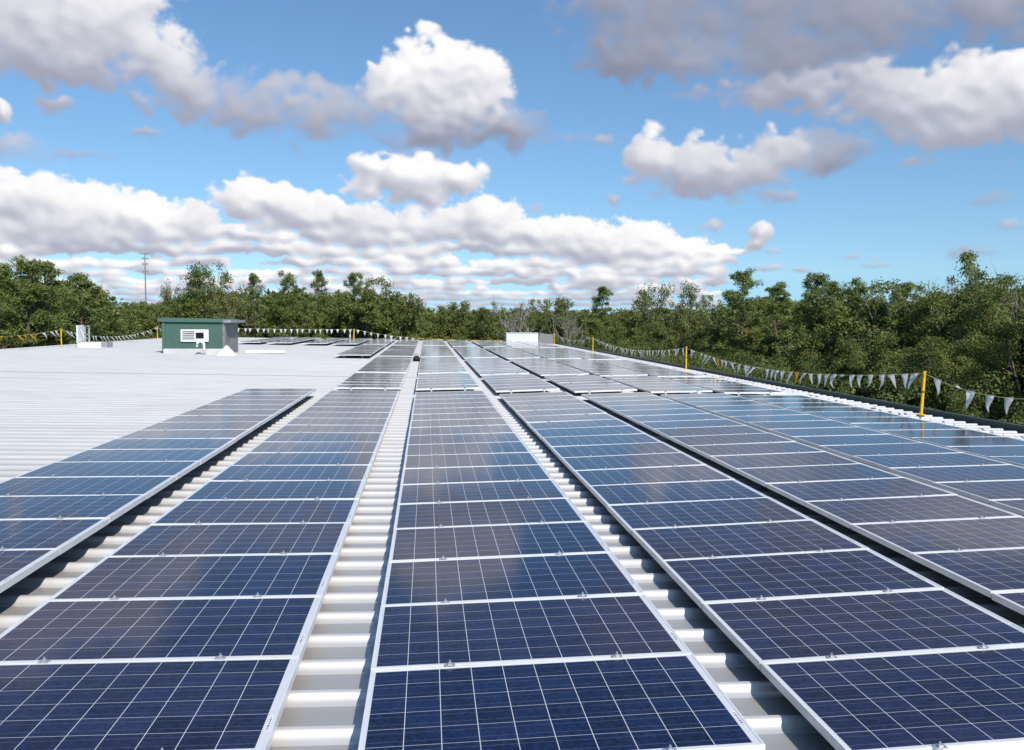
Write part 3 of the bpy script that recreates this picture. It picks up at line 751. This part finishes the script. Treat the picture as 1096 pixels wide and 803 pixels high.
tops['l2'] = post(LX, left_y(168.6), 'yellow post at the left roof edge just behind the green housing')
p = at_y(379, 360, 78.6); tops['f1'] = post(p.x, 78.6, 'yellow post at the far roof edge amid white pennants')
p = at_y(186, 360, 78.6); tops['f0'] = post(p.x, 78.6, 'yellow post at the far left roof corner behind the green housing')
p = at_y(545, 360, 78.6); tops['f3'] = post(p.x, 78.6, 'yellow post at the far roof edge beside the white rooftop box', z=roof_z(6)-.62)
p = at_y(446, 362, 78.6); tops['f2'] = Vector((p.x, 78.6, roof_z(p.x)+.30))

def bunting(a, b, sag, n, label, yellow=lambda k: False, size=(.29,.35), seed=0, wind=(0,-.5), u0=.02, wild=.35, mats=None):
    rg = random.Random(seed)
    t = thing('pennant_line', label, 'pennant line', a, 'pennant lines strung round the roof edge')
    d = b-a
    def P(u): return d*u + Vector((0,0,-4*sag*u*(1-u)))
    m = MB(); m.tube([P(u) for u in np.linspace(0,1,25)], .006, 5); m.build('rope', M_rope, t)
    for k in range(n):
        u = u0 + (k+.5+rg.uniform(-.22,.22))*(1-u0*1.5)/n
        c = P(u); du = (P(min(u+.01,1))-P(max(u-.01,0))).normalized()
        w, h = size[0]*rg.uniform(.9,1.1), size[1]*rg.uniform(.9,1.1)
        side = du.cross(Vector((0,0,1))).normalized()
        tip = Vector((wind[0]*h,0,0)) + du*(wind[1]*h*rg.uniform(.2,1.5)) + Vector((0,0,-h)) + side*(rg.gauss(0,wild)*h)
        if rg.random() < wild*.28: tip = tip*rg.uniform(.75,1.0) + Vector((0,0,h*rg.uniform(.3,1.2)))
        curl = side*(rg.gauss(0,.035))
        m = MB(); n_ = 6
        rows = []
        for i in range(n_+1):
            s_ = i/n_; mid = tip*s_ + curl*math.sin(s_*math.pi)*1.0 + side*(.007*math.sin(s_*7+k))
            rows.append((mid - du*(w/2*(1-s_*.97)), mid + side*(.028*(1-s_)*math.sin(k*2.1+s_*2)), mid + du*(w/2*(1-s_*.97))))
        for i in range(n_):
            for j in range(2):
                m.quad(rows[i][j], rows[i][j+1], rows[i+1][j+1], rows[i+1][j])
        # hem folded over the rope
        m.quad(rows[0][0]+Vector((0,0,.012)), rows[0][2]+Vector((0,0,.012)), rows[0][2]-side*.004, rows[0][0]-side*.004)
        o = m.build('pennant', M_flagy if yellow(k) else M_flagw, t, smooth=True); o.location = c
        sm = o.modifiers.new('thickness', 'SOLIDIFY'); sm.thickness = .002
    return t
bunting(tops['e1'], tops['e0'], .30, 8, 'nearest span of white pennants running off past the right picture edge', seed=1, wind=(0,-.25), u0=.06, wild=.16)
bunting(tops['e2'], tops['e1'], .42, 36, 'long span of white pennants between the two nearest right edge posts', lambda k: k in (7,22), seed=2, wind=(0,-.35), wild=.25)
bunting(tops['e3'], tops['e2'], .42, 36, 'span of white pennants between second and third right edge posts', lambda k: k in (11,), seed=3, wind=(.0,.35), wild=.4)
bunting(tops['e4'], tops['e3'], .35, 22, 'tangled span of white pennants ending beside the white rooftop box', seed=4, wild=.5)
bunting(tops['l0'], tops['l1'], .25, 16, 'span of yellow pennants low along the left roof edge', lambda k: k < 13, seed=5, wind=(.3,.4), wild=.4)
bunting(tops['l1'], tops['l2'], .55, 26, 'sagging span of white pennants passing behind the open roof hatch', seed=6, wind=(.4,.6), wild=.4)
bunting(tops['f0'], tops['f1'], .12, 30, 'straight span of white pennants along the far roof edge beside the housing', seed=7, wind=(0,0), wild=.12, size=(.26,.36))
bunting(tops['f1'], tops['f2'], .10, 9, 'short span of white pennants sloping down at the far roof edge', seed=8, wind=(0,0), wild=.12, size=(.26,.36))
bunting(tops['l2'], tops['f0'], .25, 10, 'span of white pennants hidden largely behind the green housing', seed=9, wind=(.3,.3), wild=.3)
# yellow tape from the end of the pennants to the white box
rg = random.Random(3); a, b = tops['f2'], tops['f3']-Vector((0,0,.05)); m = MB(); n_ = 40
row = [(a+(b-a)*(k/n_) + Vector((0,0,-.30*4*(k/n_)*(1-k/n_)*.25 + rg.gauss(0,.02)))) for k in range(n_+1)]
for k in range(n_):
    w1, w2 = (.010 + .006*math.sin(k*1.3)), (.010 + .006*math.sin((k+1)*1.3))
    m.quad(row[k]-Vector((0,0,w1)), row[k+1]-Vector((0,0,w2)), row[k+1]+Vector((0,.01*math.sin(k),w2)), row[k]+Vector((0,.02*math.sin(k-1),w1)))
for k in (9, 17, 24, 31, 36):
    m.quad(row[k], row[k]+Vector((.28,0,0)), row[k]+Vector((.24,0,-.20)), row[k]+Vector((.05,0,-.22)))
tag(m.build('warning_tape', M_yellow), 'yellow warning tape strung low along the far roof edge', 'warning tape')

# ---------------------------------------------------------------- trees
def np_mesh(name, V, F, m, tone=None):
    """V (n,3); F (k,4) quads"""
    me = bpy.data.meshes.new(name); V = np.asarray(V, np.float32); F = np.asarray(F, np.int32)
    me.vertices.add(len(V)); me.vertices.foreach_set('co', V.ravel())
    k = F.shape[1]
    me.loops.add(F.size); me.loops.foreach_set('vertex_index', F.ravel())
    me.polygons.add(len(F)); me.polygons.foreach_set('loop_start', np.arange(0, F.size, k, dtype=np.int32))
    me.polygons.foreach_set('loop_total', np.full(len(F), k, np.int32))
    me.materials.append(m)
    if tone is not None:
        a = me.attributes.new('tone', 'FLOAT', 'FACE'); a.data.foreach_set('value', np.asarray(tone, np.float32))
    me.update(calc_edges=True); me.validate(); return me

def unit(v): return v/(np.linalg.norm(v, axis=-1, keepdims=True)+1e-9)

class Wood:
    def __init__(s): s.V, s.F, s.n = [], [], 0
    def tube(s, pts, r0, r1, sides=6):
        pts = np.asarray(pts, float); k = len(pts)
        d = unit(np.gradient(pts, axis=0)); ref = np.where(np.abs(d[:,2:3]) < .9, [[0,0,1.]], [[1.,0,0]])
        a = unit(np.cross(d, ref)); b = np.cross(d, a)
        r = np.linspace(r0, r1, k)[:,None,None]; t = np.arange(sides)*2*np.pi/sides
        ring = pts[:,None,:] + r*(a[:,None,:]*np.cos(t)[None,:,None] + b[:,None,:]*np.sin(t)[None,:,None])
        s.V.append(ring.reshape(-1,3))
        i, j = np.meshgrid(np.arange(k-1), np.arange(sides), indexing='ij'); j2 = (j+1) % sides
        s.F.append((s.n + np.stack([i*sides+j, i*sides+j2, (i+1)*sides+j2, (i+1)*sides+j], -1)).reshape(-1,4))
        s.n += k*sides
    def arrays(s): return np.concatenate(s.V), np.concatenate(s.F)

def sprays(cent, rad, per, rg, size, width, up=.35, flat=.65, tone0=None, droop=0.0):
    """leaf or needle faces scattered through clumps. cent (k,3), rad (k,)"""
    k = len(cent); n = k*per
    c = np.repeat(cent, per, 0); r = np.repeat(rad, per)
    q = rg.normal(size=(n,3)); q = unit(q)*(rg.random((n,1))**.45); q[:,2] *= flat
    pos = c + q*r[:,None]
    nrm = unit(unit(q)*.75 + rg.normal(size=(n,3))*.42 + np.array([0,0,up]))
    out_ = unit(np.cross(nrm, rg.normal(size=(n,3)))); side = np.cross(out_, nrm)
    L = size*rg.uniform(.7,1.35,(n,1)); W = width*rg.uniform(.7,1.3,(n,1))
    a = pos - side*W*.5; b = pos + side*W*.5
    e = pos + out_*L; 
    V = np.stack([a, b, e + side*W*.32, e - side*W*.32], 1).reshape(-1,3)
    F = np.arange(n*4).reshape(n,4)
    ct = rg.uniform(0,1,k) if tone0 is None else tone0
    tone = np.clip(np.repeat(ct, per)*.62 + rg.random(n)*.36, 0, .92)
    return V, F, tone

def pine(seed, h=11.0, detail=1.0, spread=.25, bare=.24):
    rg = np.random.default_rng(seed); w = Wood()
    nz = 12; z = np.linspace(0, h*.97, nz); lean = rg.normal(0,.03,2)
    tx = np.cumsum(rg.normal(0,.09,nz))*.8 + lean[0]*z; ty = np.cumsum(rg.normal(0,.09,nz))*.8 + lean[1]*z
    tx -= tx[0]; ty -= ty[0]; trunk = np.stack([tx,ty,z],1)
    w.tube(trunk, h*.0155, .025, 7)
    C, Rr = [], []
    nb = int(48*(.6+.4*detail))
    for i in range(nb):
        f = bare + (1-bare)*((i+rg.random())/nb); f = min(f,.985); zz = f*h
        p0 = np.array([np.interp(zz, z, tx), np.interp(zz, z, ty), zz])
        prof_ = (1-f)**.60*min(1, .70+ (f-bare)*1.8)
        L = h*spread*prof_*rg.uniform(.55,1.35) + .35
        a = rg.uniform(0,2*np.pi); upv = .12 + .75*f**2 + rg.normal(0,.13)
        d = unit(np.array([math.cos(a), math.sin(a), upv])); s_ = np.linspace(0,1,5)[:,None]
        bend = np.array([0,0,1])*L*.16*rg.uniform(.3,1.2)
        pts = p0 + d*L*s_ + bend*s_**2 + rg.normal(0,.04,(5,3))*s_*L*.4
        w.tube(pts, .018+.011*L, .008, 4)
        nc = max(2, int(1+L*1.7))
        for q in range(nc):
            s1 = rg.uniform(.38,1.05); c = p0 + d*L*s1 + bend*s1**2
            off = rg.normal(0,1,3)*np.array([1,1,.35])*L*.20*s1
            C.append(c+off); Rr.append(rg.uniform(.26,.55)*(.75+.25*h/11))
            if rg.random() < .5: w.tube([c-d*.25, c+off*.6, c+off], .012, .005, 3)
    for q in range(5):
        C.append(trunk[-1] + rg.normal(0,.16,3)); Rr.append(.36)
    # a few bare dead stubs below the crown
    for q in range(7):
        f = rg.uniform(.12,bare+.1); zz = f*h; p0 = np.array([np.interp(zz,z,tx), np.interp(zz,z,ty), zz]); a = rg.uniform(0,6.28)
        d = np.array([math.cos(a), math.sin(a), rg.uniform(-.1,.35)])*rg.uniform(.5,1.6); w.tube([p0, p0+d*.5+[0,0,.04], p0+d], .022, .006, 3)
    C = np.array(C); Rr = np.array(Rr)
    V, F, T = sprays(C, Rr, int(64*detail), rg, .20/detail**.5, .058/detail**.5, up=.55, flat=.6)
    return w.arrays(), (V, F, T)

def oak(seed, h=9.0, detail=1.0, spread=.42, low=.16, orange=.02, bare_tips=0, dense=1.0):
    rg = np.random.default_rng(seed); w = Wood(); C, Rr = [], []
    def grow(p, d, L, r, depth):
        n = 4; s_ = np.linspace(0,1,n)[:,None]
        k = rg.normal(0,.13,3)*L
        pts = p + d*L*s_ + k*s_**2
        w.tube(pts, r, r*.62, 6 if depth == 0 else 4 if depth < 3 else 3)
        e = pts[-1]; d2 = unit(d + k*.4/L)
        if depth >= 2:
            for q in range(2 if depth == 2 else 1):
                C.append(pts[rg.integers(1,n)] + rg.normal(0,.22,3)); Rr.append(rg.uniform(.30,.62))
        if depth >= 4 or L < .35:
            C.append(e); Rr.append(rg.uniform(.34,.68)); return
        kids = rg.integers(2,4) if depth else rg.integers(3,5)
        for q in range(kids):
            ax_ = unit(rg.normal(size=3)); nd = unit(d2 + ax_*(.72 if depth else .78) + np.array([0,0,.10]))
            if nd[2] < -.15: nd[2] *= -.3
            grow(e if rg.random() < .75 else pts[-2], unit(nd), L*rg.uniform(.62,.86), r*.6, depth+1)
    base = np.array([0,0,0.]); d = unit(np.array([rg.normal(0,.10), rg.normal(0,.10), 1]))
    grow(base, d, h*.27, h*.016, 0)
    # low side limbs
    for q in range(6):
        f = rg.uniform(low, .45); a = rg.uniform(0,6.28)
        grow(d*h*f*.6 + base, unit(np.array([math.cos(a), math.sin(a), rg.uniform(.15,.6)])), h*.15, h*.006, 2)
    C = np.array(C); Rr = np.array(Rr)
    # normalise to the wanted height and spread
    top = np.percentile(C[:,2], 98.5)+.3; sxy = np.percentile(np.hypot(C[:,0],C[:,1]), 92)
    sc_ = np.array([h*spread/sxy*.82, h*spread/sxy*.82, h/top]); C = C*sc_
    V0, F0 = w.arrays(); V0 = V0*sc_
    keep = rg.random(len(C)) < .93; C, Rr = C[keep], Rr[keep]
    per = int(np.clip(9500*detail*dense/len(C), 12, 90))
    tone0 = rg.uniform(0,1,len(C))
    V, F, T = sprays(C, Rr*(h/9)**.5, per, rg, .15/detail**.5, .105/detail**.5, up=.15, flat=.75, tone0=tone0)
    pick = rg.random(len(C)) < orange
    T = np.where((np.repeat(pick, per) & (rg.random(len(T)) < .22)) | (rg.random(len(T)) < orange*.10), .97, T)
    return (V0, F0), (V, F, T)

def dead(seed, h=9.0):
    rg = np.random.default_rng(seed); w = Wood()
    def grow(p, d, L, r, depth):
        s_ = np.linspace(0,1,5)[:,None]; k = rg.normal(0,.16,3)*L; pts = p + d*L*s_ + k*s_**2
        w.tube(pts, r, r*.6, 5 if depth < 2 else 3)
        if depth >= 5: return
        for q in range(rg.integers(2,4)):
            nd = unit(unit(d) + unit(rg.normal(size=3))*.50 + np.array([0,0,.25]))
            grow(pts[-1] if q < 2 else pts[2], nd, L*rg.uniform(.6,.85), max(r*.62,.012), depth+1)
    for q in range(3):
        grow(np.array([rg.normal(0,.15), rg.normal(0,.15), 0]), unit(np.array([rg.normal(0,.10), rg.normal(0,.10), 1])), h*.30, .15, 0)
    V, F = w.arrays(); V = V*np.array([1,1,h/V[:,2].max()]); 
    return V, F

TREE = {}
def proto_tree(key):
    if key in TREE: return TREE[key]
    kind, seed = key
    if kind == 'dead':
        V, F = dead(seed); TREE[key] = (np_mesh('trunk', V, F, M_dead), None, float(V[:,2].max())); return TREE[key]
    if kind == 'pine': w, c = pine(seed, 11.0, 1.0, spread=(.27,.24,.30,.22)[seed % 4]); mt_, bk = M_needle, M_barkp
    elif kind == 'slim': w, c = pine(seed, 11.0, 1.2, spread=.21, bare=.30); mt_, bk = M_needle, M_barkp
    elif kind == 'oak': w, c = oak(seed, 9.0, 1.0, spread=(.40,.46,.36)[seed % 3], orange=.012); mt_, bk = M_oak, M_barko
    elif kind == 'open': w, c = oak(seed, 9.5, 1.0, spread=.36, low=.4, orange=.01, dense=.42); mt_, bk = M_oak2, M_barko
    elif kind == 'tall': w, c = oak(seed, 10.5, 1.15, spread=.26, low=.12, orange=.02, dense=.8); mt_, bk = M_oak, M_barko
    elif kind == 'near': w, c = oak(seed, 9.0, 3.2, spread=.42, low=.08, orange=.014, dense=.85); mt_, bk = M_oak, M_barko
    tr_ = np_mesh('trunk', *w, bk); cr = np_mesh('crown', c[0], c[1], mt_, c[2])
    TREE[key] = (tr_, cr, float(np.percentile(c[0][:,2], 99.7)))
    return TREE[key]

rt = random.Random(77)
def tree(key, x, y, h, label, name, group=None, wide=1.0):
    tm, cm, h0 = proto_tree(key)
    t = thing(name, label, 'tree', (x, y, -.05), group)
    s = h/h0; t.scale = (s*wide, s*wide, s); t.rotation_euler = (0,0,rt.uniform(0,6.28))
    obj('trunk', tm, t)
    if cm is not None: obj('crown', cm, t)
    return t
def site(px, ytop, X=None, Y=None):
    """ground point on the bearing of a photo column, on the line X = const or Y = const, and the height that reaches ytop"""
    d = ray(px, ytop)
    k = X/d.x if X is not None else Y/d.y
    return d.x*k, d.y*k, CAM_H + d.z*k

NAME = {'pine':'pine_tree','slim':'pine_tree','oak':'oak_tree','open':'oak_tree','tall':'oak_tree','near':'oak_tree','dead':'dead_tree'}
LEFT = dict(X=-27.0)
ROW = [
 # beyond the left roof edge
 (('pine',0), -60, 286, dict(X=-32.0), 'pitch pine cut off by the left picture edge', 1),
 (('pine',1), 2, 282, dict(X=-31.5), 'dark pitch pine at the left picture edge beyond the roof', 1.1),
 (('pine',2), 26, 276, dict(X=-30.5), 'tallest pitch pine of the clump at the far left', 1.1),
 (('pine',3), 58, 281, dict(X=-30.0), 'pitch pine with a visible reddish trunk above the left yellow post', 1.15),
 (('pine',4), 90, 293, dict(X=-33.0), 'flat topped pitch pine on the right of the far left clump', 1.15),
 (('oak',0), 112, 330, dict(X=-35.0), 'low green oak behind the open roof hatch', 1.0),
 (('oak',1), 138, 326, dict(X=-38.0), 'low oak under the utility pole, left of the green housing', 1.1),
 (('oak',2), 160, 326, dict(X=-37.0), 'low oak just left of the green housing', 1.0),
 (('open',0), 174, 302, dict(X=-35.0), 'small thin topped oak right of the utility pole', .62),
 # behind the housing and the far left of the roof
 (('oak',3), 199, 312, dict(Y=118.0), 'oak behind the left half of the green housing', .8),
 (('tall',0), 222, 281, dict(Y=116.0), 'tall narrow oak rising above the green housing', .95),
 (('open',1), 247, 296, dict(Y=115.0), 'open crowned oak above the right end of the green housing', .9),
 (('pine',5), 272, 293, dict(Y=117.0), 'pine just right of the green housing', .8),
 (('pine',6), 300, 291, dict(Y=115.0), 'broad pine behind the middle of the far left arrays', .95),
 (('oak',4), 325, 318, dict(Y=113.0), 'low oak filling the gap between two far pines', .8),
 (('pine',7), 345, 290, dict(Y=116.0), 'slightly leaning pine left of the far yellow post', .75),
 (('pine',8), 374, 292, dict(Y=117.0), 'pine directly above the far yellow post', .85),
 (('oak',5), 401, 300, dict(Y=115.0), 'full green oak right of the far yellow post', .95),
 (('oak',6), 427, 299, dict(Y=118.0), 'green oak with rusty leaves above the far white roof aisle', .8),
 (('oak',7), 448, 322, dict(Y=120.0), 'lower oak at the dip of the treeline', .85),
 (('oak',0), 470, 330, dict(Y=124.0), 'lowest oak of the dip, above the central panel column', .9),
 (('oak',2), 497, 323, dict(Y=122.0), 'round oak left of the bare grey tree', .95),
 (('oak',4), 522, 325, dict(Y=119.0), 'dense oak touching the left of the bare grey tree', .9),
 (('dead',0), 553, 313, dict(Y=104.0), 'bare bleached dead tree behind the white rooftop box', 1.2),
 (('oak',1), 572, 321, dict(Y=120.0), 'oak seen through the bare grey branches', .85),
 (('oak',3), 600, 319, dict(Y=118.0), 'oak with pale limbs right of the bare grey tree', .95),
 (('dead',1), 608, 326, dict(Y=114.5), 'thin leafless tree among oaks right of the white rooftop box', .9),
 (('oak',5), 626, 333, dict(Y=120.0), 'low oak left of the lone pine', .8),
 (('slim',0), 645, 307, dict(Y=121.0), 'lone narrow pine standing above the treeline', 1.1),
 (('oak',6), 664, 333, dict(Y=117.0), 'low bright oak right of the lone pine', .9),
 (('oak',7), 686, 331, dict(Y=113.0), 'low bright oak between the lone pine and the open oak', .9),
 # beyond the right eave
 (('open',2), 712, 304, dict(Y=116.0), 'open crowned oak with grey branches showing sky', .95),
 (('open',3), 738, 303, dict(Y=114.0), 'second open crowned oak, left of the big pine', .85),
 (('oak',1), 760, 316, dict(Y=117.0), 'small oak tucked against the left of the big pine', .8),
 (('pine',2), 797, 289, dict(X=31.0), 'big dark pine with a rounded top beyond the right eave', 1.15),
 (('pine',9), 832, 302, dict(X=32.0), 'pine right of the big round topped pine', 1.1),
 (('pine',5), 866, 293, dict(X=32.5), 'pine with a raised tufted top beyond the right eave', 1.1),
 (('pine',1), 893, 302, dict(X=33.0), 'fourth dark pine from the left beyond the right eave', 1.1),
 (('pine',6), 921, 299, dict(X=32.0), 'broad pine left of the nearest yellow post', 1.15),
 (('oak',5), 946, 303, dict(X=33.0), 'oak with a tufted top left of the nearest yellow post', .95),
 (('pine',8), 968, 302, dict(X=32.5), 'pine rising directly above the nearest yellow post', 1.05),
 (('oak',6), 993, 304, dict(X=32.0), 'oak left of the tall ragged oak', .95),
 (('tall',1), 1028, 270, dict(X=32.5), 'tall ragged oak with a lopsided leader at the right', .8),
 (('dead',3), 1003, 292, dict(X=35.5), 'bare twigged tree left of the tall ragged oak', .9),
 (('near',0), 1056, 298, dict(X=33.0), 'leafy oak between the tall ragged oak and picture edge', .9),
 (('dead',4), 1068, 280, dict(X=34.5), 'bare twigged tree behind the leafy right oak', .9),
 (('near',1), 1092, 296, dict(X=32.5), 'large leafy oak at the right picture edge', 1.0),
 (('near',2), 1140, 292, dict(X=32.0), 'near oak beyond the right picture edge', 1.0),
 (('pine',3), 1200, 285, dict(X=31.0), 'near pine beyond the right picture edge', 1.0),
 # nearer lower oaks whose crowns stand between the eave and the tall ones
 (('near',1), 1010, 360, dict(X=29.5), 'low leafy oak behind the nearest yellow post', 1.25),
 (('near',2), 1070, 365, dict(X=29.5), 'low dark oak behind the nearest pennants', 1.2),
 (('near',0), 930, 352, dict(X=28.5), 'low leafy oak behind the long pennant span', 1.25),
 (('oak',0), 872, 352, dict(X=29.0), 'low oak right of the one beneath the big round topped pine', 1.2),
 (('oak',3), 800, 352, dict(X=29.0), 'low oak beneath the big round topped pine', 1.2),
 (('oak',4), 752, 352, dict(Y=109.0), 'low oak right of the second yellow post', 1.2),
 (('oak',7), 706, 348, dict(Y=109.0), 'low oak left of the second yellow post', 1.2),
 (('oak',2), 665, 350, dict(Y=110.0), 'low oak behind the third yellow post', 1.1),
]
for key, px, yt, where, label, wide in ROW:
    x, y, h = site(px, yt, **where)
    tree(key, x, y, h, label, NAME[key[0]], None, wide)
# bare crooked limbs of their own colour stay inside each trunk mesh

# the wood behind, one mass
def woodland():
    rg = np.random.default_rng(8)
    lo = []
    for s_ in range(4):
        lo.append(pine(100+s_, 11.0, .42, spread=.27)); lo.append(oak(200+s_, 9.0, .34, spread=.44)); lo.append(oak(300+s_, 9.0, .34, spread=.40))
    TV, TF, CV, CF, CT = [], [], [], [], []; nt_ = nc_ = 0
    def put(i, x, y, h, wide=1.0):
        nonlocal nt_, nc_
        (a, b), (c, d, e) = lo[i]; s = h/np.percentile(c[:,2], 99.5); t = rg.uniform(0,6.28)
        Rm = np.array([[math.cos(t)*wide,-math.sin(t)*wide,0],[math.sin(t)*wide,math.cos(t)*wide,0],[0,0,1]])*s
        TV.append(a@Rm.T+[x,y,0]); TF.append(b+nt_); nt_ += len(a)
        CV.append(c@Rm.T+[x,y,0]); CF.append(d+nc_); CT.append(e); nc_ += len(c)
    def skyline(px):
        return np.interp(px, [-80,0,60,100,118,165,180,215,260,330,420,442,480,560,620,690,705,760,800,900,1000,1030,1100,1300],
                             [292,288,290,306,328,328,326,302,305,304,308,328,336,332,332,338,318,322,306,307,308,296,296,280])
    # second and third rows
    for px in np.arange(-80, 210, 11):
        for X in (-38, -45, -54):
            p = px+rg.uniform(-7,7); x, y, h = site(p, skyline(p)+rg.uniform(2,16), X=X+rg.uniform(-2,2)); put(rg.integers(0,12), x, y, max(h-.9,4), 1.15)
    for px in np.arange(150, 730, 9):
        for Y in (124, 133, 144):
            p = px+rg.uniform(-6,6); x, y, h = site(p, skyline(p)+rg.uniform(2,14), Y=Y+rg.uniform(-3,3)); put(rg.integers(0,12), x, y, max(h-.9,4), 1.15)
    for px in np.arange(725, 1300, 10):
        for X in (37, 45):
            p = px+rg.uniform(-8,8); x, y, h = site(p, skyline(p)+rg.uniform(4,18), X=X+rg.uniform(-2,2)); put(rg.integers(0,12), x, y, max(h-.7,4), 1.1)
    # far treeline that closes the horizon
    for px in np.arange(-120, 760, 7):
        for Yd in (200, 270):
            p = px+rg.uniform(-4,4); x, y, h = site(p, (333 if px > 430 else 325)+rg.uniform(-3,5), Y=Yd+rg.uniform(-15,15)); put(rg.integers(0,12), x, y, h, 1.3)
    t = thing('woodland', 'dense mass of pine and oak woods behind the first trees', 'woodland'); t['kind'] = 'stuff'
    obj('trunks', np_mesh('trunks', np.concatenate(TV), np.concatenate(TF), M_barko), t)
    obj('foliage', np_mesh('foliage', np.concatenate(CV), np.concatenate(CF), M_oak, np.minimum(np.concatenate(CT), .9)), t)
    # scrub under the trees
    C = []; 
    for k in range(620):
        u = rg.random()
        if u < .40: x, y = rg.uniform(16, 35), rg.uniform(14, 112)
        elif u < .62: x, y = -rg.uniform(25, 40), rg.uniform(35, 112)
        else: x, y = rg.uniform(-36, 36), rg.uniform(90, 122)
        top = rg.uniform(3.0, 6.0)
        for q in range(7):
            C.append((x+rg.normal(0,.8), y+rg.normal(0,.8), top*rg.uniform(.25,1.0)))
    C = np.array(C); V, F, T = sprays(C, rg.uniform(.5,.95,len(C)), 125, rg, .115, .08, up=.3, flat=.8)
    tag(obj('undergrowth', np_mesh('undergrowth', V, F, M_oak, T*.55)), 'leafy green undergrowth beneath the trees round the building', 'undergrowth', kind='stuff')
woodland()

# utility pole far off
x, y, ztop = site(155, 271, Y=235.0)
up_ = thing('utility_pole', 'tall grey utility pole with four crossarms, far beyond the trees', 'utility pole', (x, y, 0))
m = MB(); m.tube([(0,0,0),(0,0,ztop)], [.21,.12], 10); m.build('pole', M_pole, up_)
for k, (dz_, wd) in enumerate(((-.15,.95),(-1.35,.80),(-2.75,.72),(-4.7,.72))):
    m = MB(); m.box(-wd, wd, -.09, .09, ztop+dz_-.10, ztop+dz_+.04)
    ca = m.build('crossarm', M_pole, up_)
    m = MB()
    for sx in (-1, -.55, .55, 1): m.tube([(sx*wd*.95,0,ztop+dz_-.35),(sx*wd*.95,0,ztop+dz_+.30)], [.05,.09], 6)
    m.build('insulator', M_steel, ca)
for pr in PROTO: pass
for d, o in PROTO.items():
    if d not in used_proto:
        for ch in list(o.children_recursive): bpy.data.objects.remove(ch)
        bpy.data.objects.remove(o)
